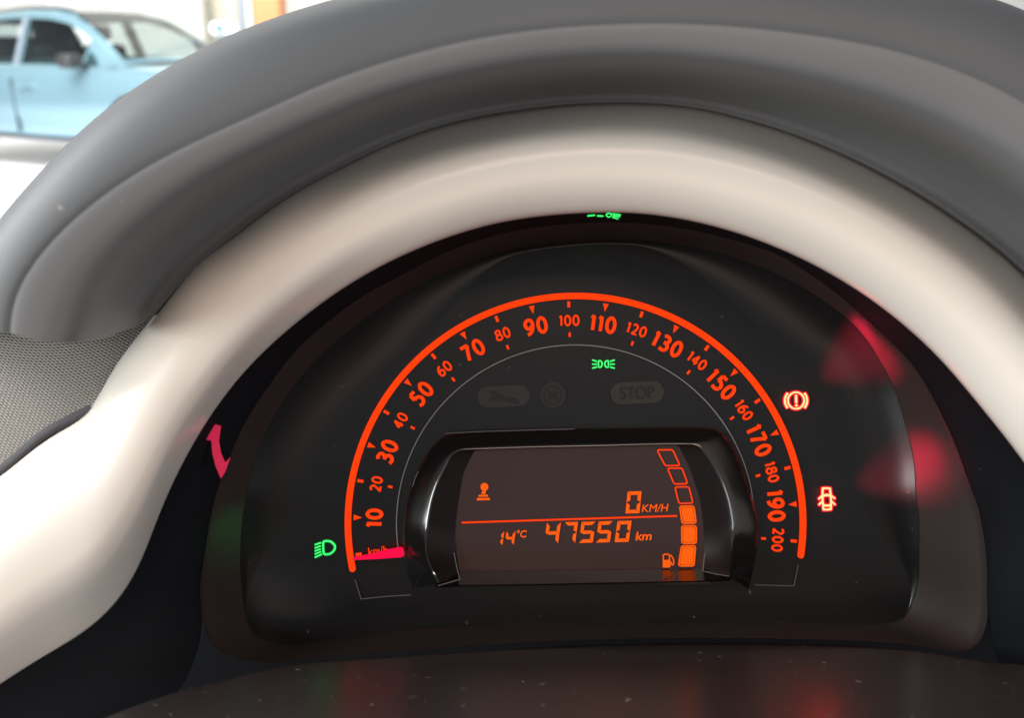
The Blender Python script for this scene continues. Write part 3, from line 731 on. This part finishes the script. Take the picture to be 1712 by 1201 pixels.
box_bevel('rear_seat', -1.45, -1.25, -.6, .6, 1.06, 1.30, M['cint'], .05, car)
box_bevel('car_dashboard', .62, 1.0, -.68, .68, 1.04, 1.09, M['cblack'], .02, car)
secs = []
for x in (-1.5,-1.0,-.4,0.0,.2,.30):
    h, z = gint(x)
    secs.append([Vector((x, y, z + .022 + .012*(1-abs(y)/h))) for y in [(-h+.10)+(2*h-.2)*k/8 for k in range(9)]])
cloft('roof_panel', secs, M['croof'])
secs = []
for x in (.30,.42,.55,.68,.82,.95,1.06):
    h, z = gint(x); h -= .065
    secs.append([Vector((x+.012, y, z + .012 + .016*(1-abs(y)/h))) for y in [-h+2*h*k/10 for k in range(11)]])
cloft('windscreen', secs, M['cglass'])
def sidewin(name, xs, tops):
    rows = []
    for t in range(5): rows.append([side(x, .06 + (tp-.06)*t/4, .010) for x, tp in zip(xs, tops)])
    cloft(name, rows, M['cglass'])
sidewin('side_window', [-.30,-.1,.1,.25,.40,.52,.60], [.93,.93,.92,.91,.88,.80,.62])
sidewin('side_window', [-1.30,-1.1,-.8,-.6,-.44], [.84,.9,.92,.93,.93])
sidewin('quarter_window', [.66,.76,.86], [.62,.5,.2])
v = []
for t in (0, .25, .5, .75, .95): v.append([side(-.41, t, .012), side(-.34, t, .012)])
cloft('door_pillar', v, mat('pillar_trim', (0.20, 0.23, 0.27), 0.4))
def cbox(name, x0, x1, y0, y1, z0, z1, m, bev, parent=None): return box_bevel(name, x0, x1, y0, y1, z0, z1, m, bev, parent or car)
cbox('door_mirror', .60, .80, -1.10, -.90, .98, 1.12, M['cblack'], .05)
cbox('mirror_arm', .66, .74, -.92, -.80, .985, 1.03, M['cblack'], .012)
cbox('door_handle', -.22, -.02, -.955, -.915, .80, .83, M['paint'], .012)
cbox('sill_trim', -1.1, 1.05, -.925, -.86, .275, .31, M['cblack'], .012)
cbox('door_seam', -.375, -.367, -.928, -.90, .34, .88, M['cblack'], .002)
for sgn in (-1, 1):
    rws = []
    for x in [-1.5+1.5*k/12 for k in range(13)]:
        h, z = gint(x); e = .045*min(1, 4*(x+1.5)+.2, 4*(0.02-x)+.2)
        rws.append([Vector((x, sgn*(h-.06)+.018*math.cos(a), z+.02+e+.012*math.sin(a))) for a in [2*math.pi*k/8 for k in range(8)]])
    loft('roof_rail', rws, M['rail'], car, True, True, True, True, False)
for x in (-1.38, 1.38):
    for sgn in (-1, 1):
        rws = []
        for y, r in ((.70,.20),(.70,.31),(.74,.335),(.86,.335),(.90,.31),(.895,.22)):
            rws.append([Vector((x+r*math.cos(a), sgn*y, .335+r*math.sin(a))) for a in [2*math.pi*k/28 for k in range(28)]])
        ty = loft('wheel', rws, M['tyre'], car, True, True, True, False, False)
        F_ = [(x, sgn*.885, .335)] + [(x+.21*(1 if k % 2 else .75)*math.cos(2*math.pi*k/20), sgn*(.885+(.006 if k % 2 else 0)), .335+.21*(1 if k % 2 else .75)*math.sin(2*math.pi*k/20)) for k in range(20)]
        mk('rim', F_, [(0, 1+k, 1+(k+1) % 20) for k in range(20)], M['rim'], ty, False, False)
        rws = []
        for r, yy in ((.36, .922), (.41, .925)):
            rws.append([Vector((x+r*math.cos(a), sgn*yy, .335+r*math.sin(a))) for a in [R(-5)+R(190)*k/20 for k in range(21)]])
        rws.append([p.copy() - Vector((0, sgn*.03, 0)) for p in rws[-1]])
        loft('arch_trim', rws, M['cblack'], car, False, True, False, False, False)
cbox('headlamp', 2.0, 2.16, -.76, -.50, .62, .76, mat('headlamp_glass', (0.7, 0.7, 0.7), 0.1), .04)
cbox('headlamp', 2.0, 2.16, .50, .76, .62, .76, M['rail'], .04)
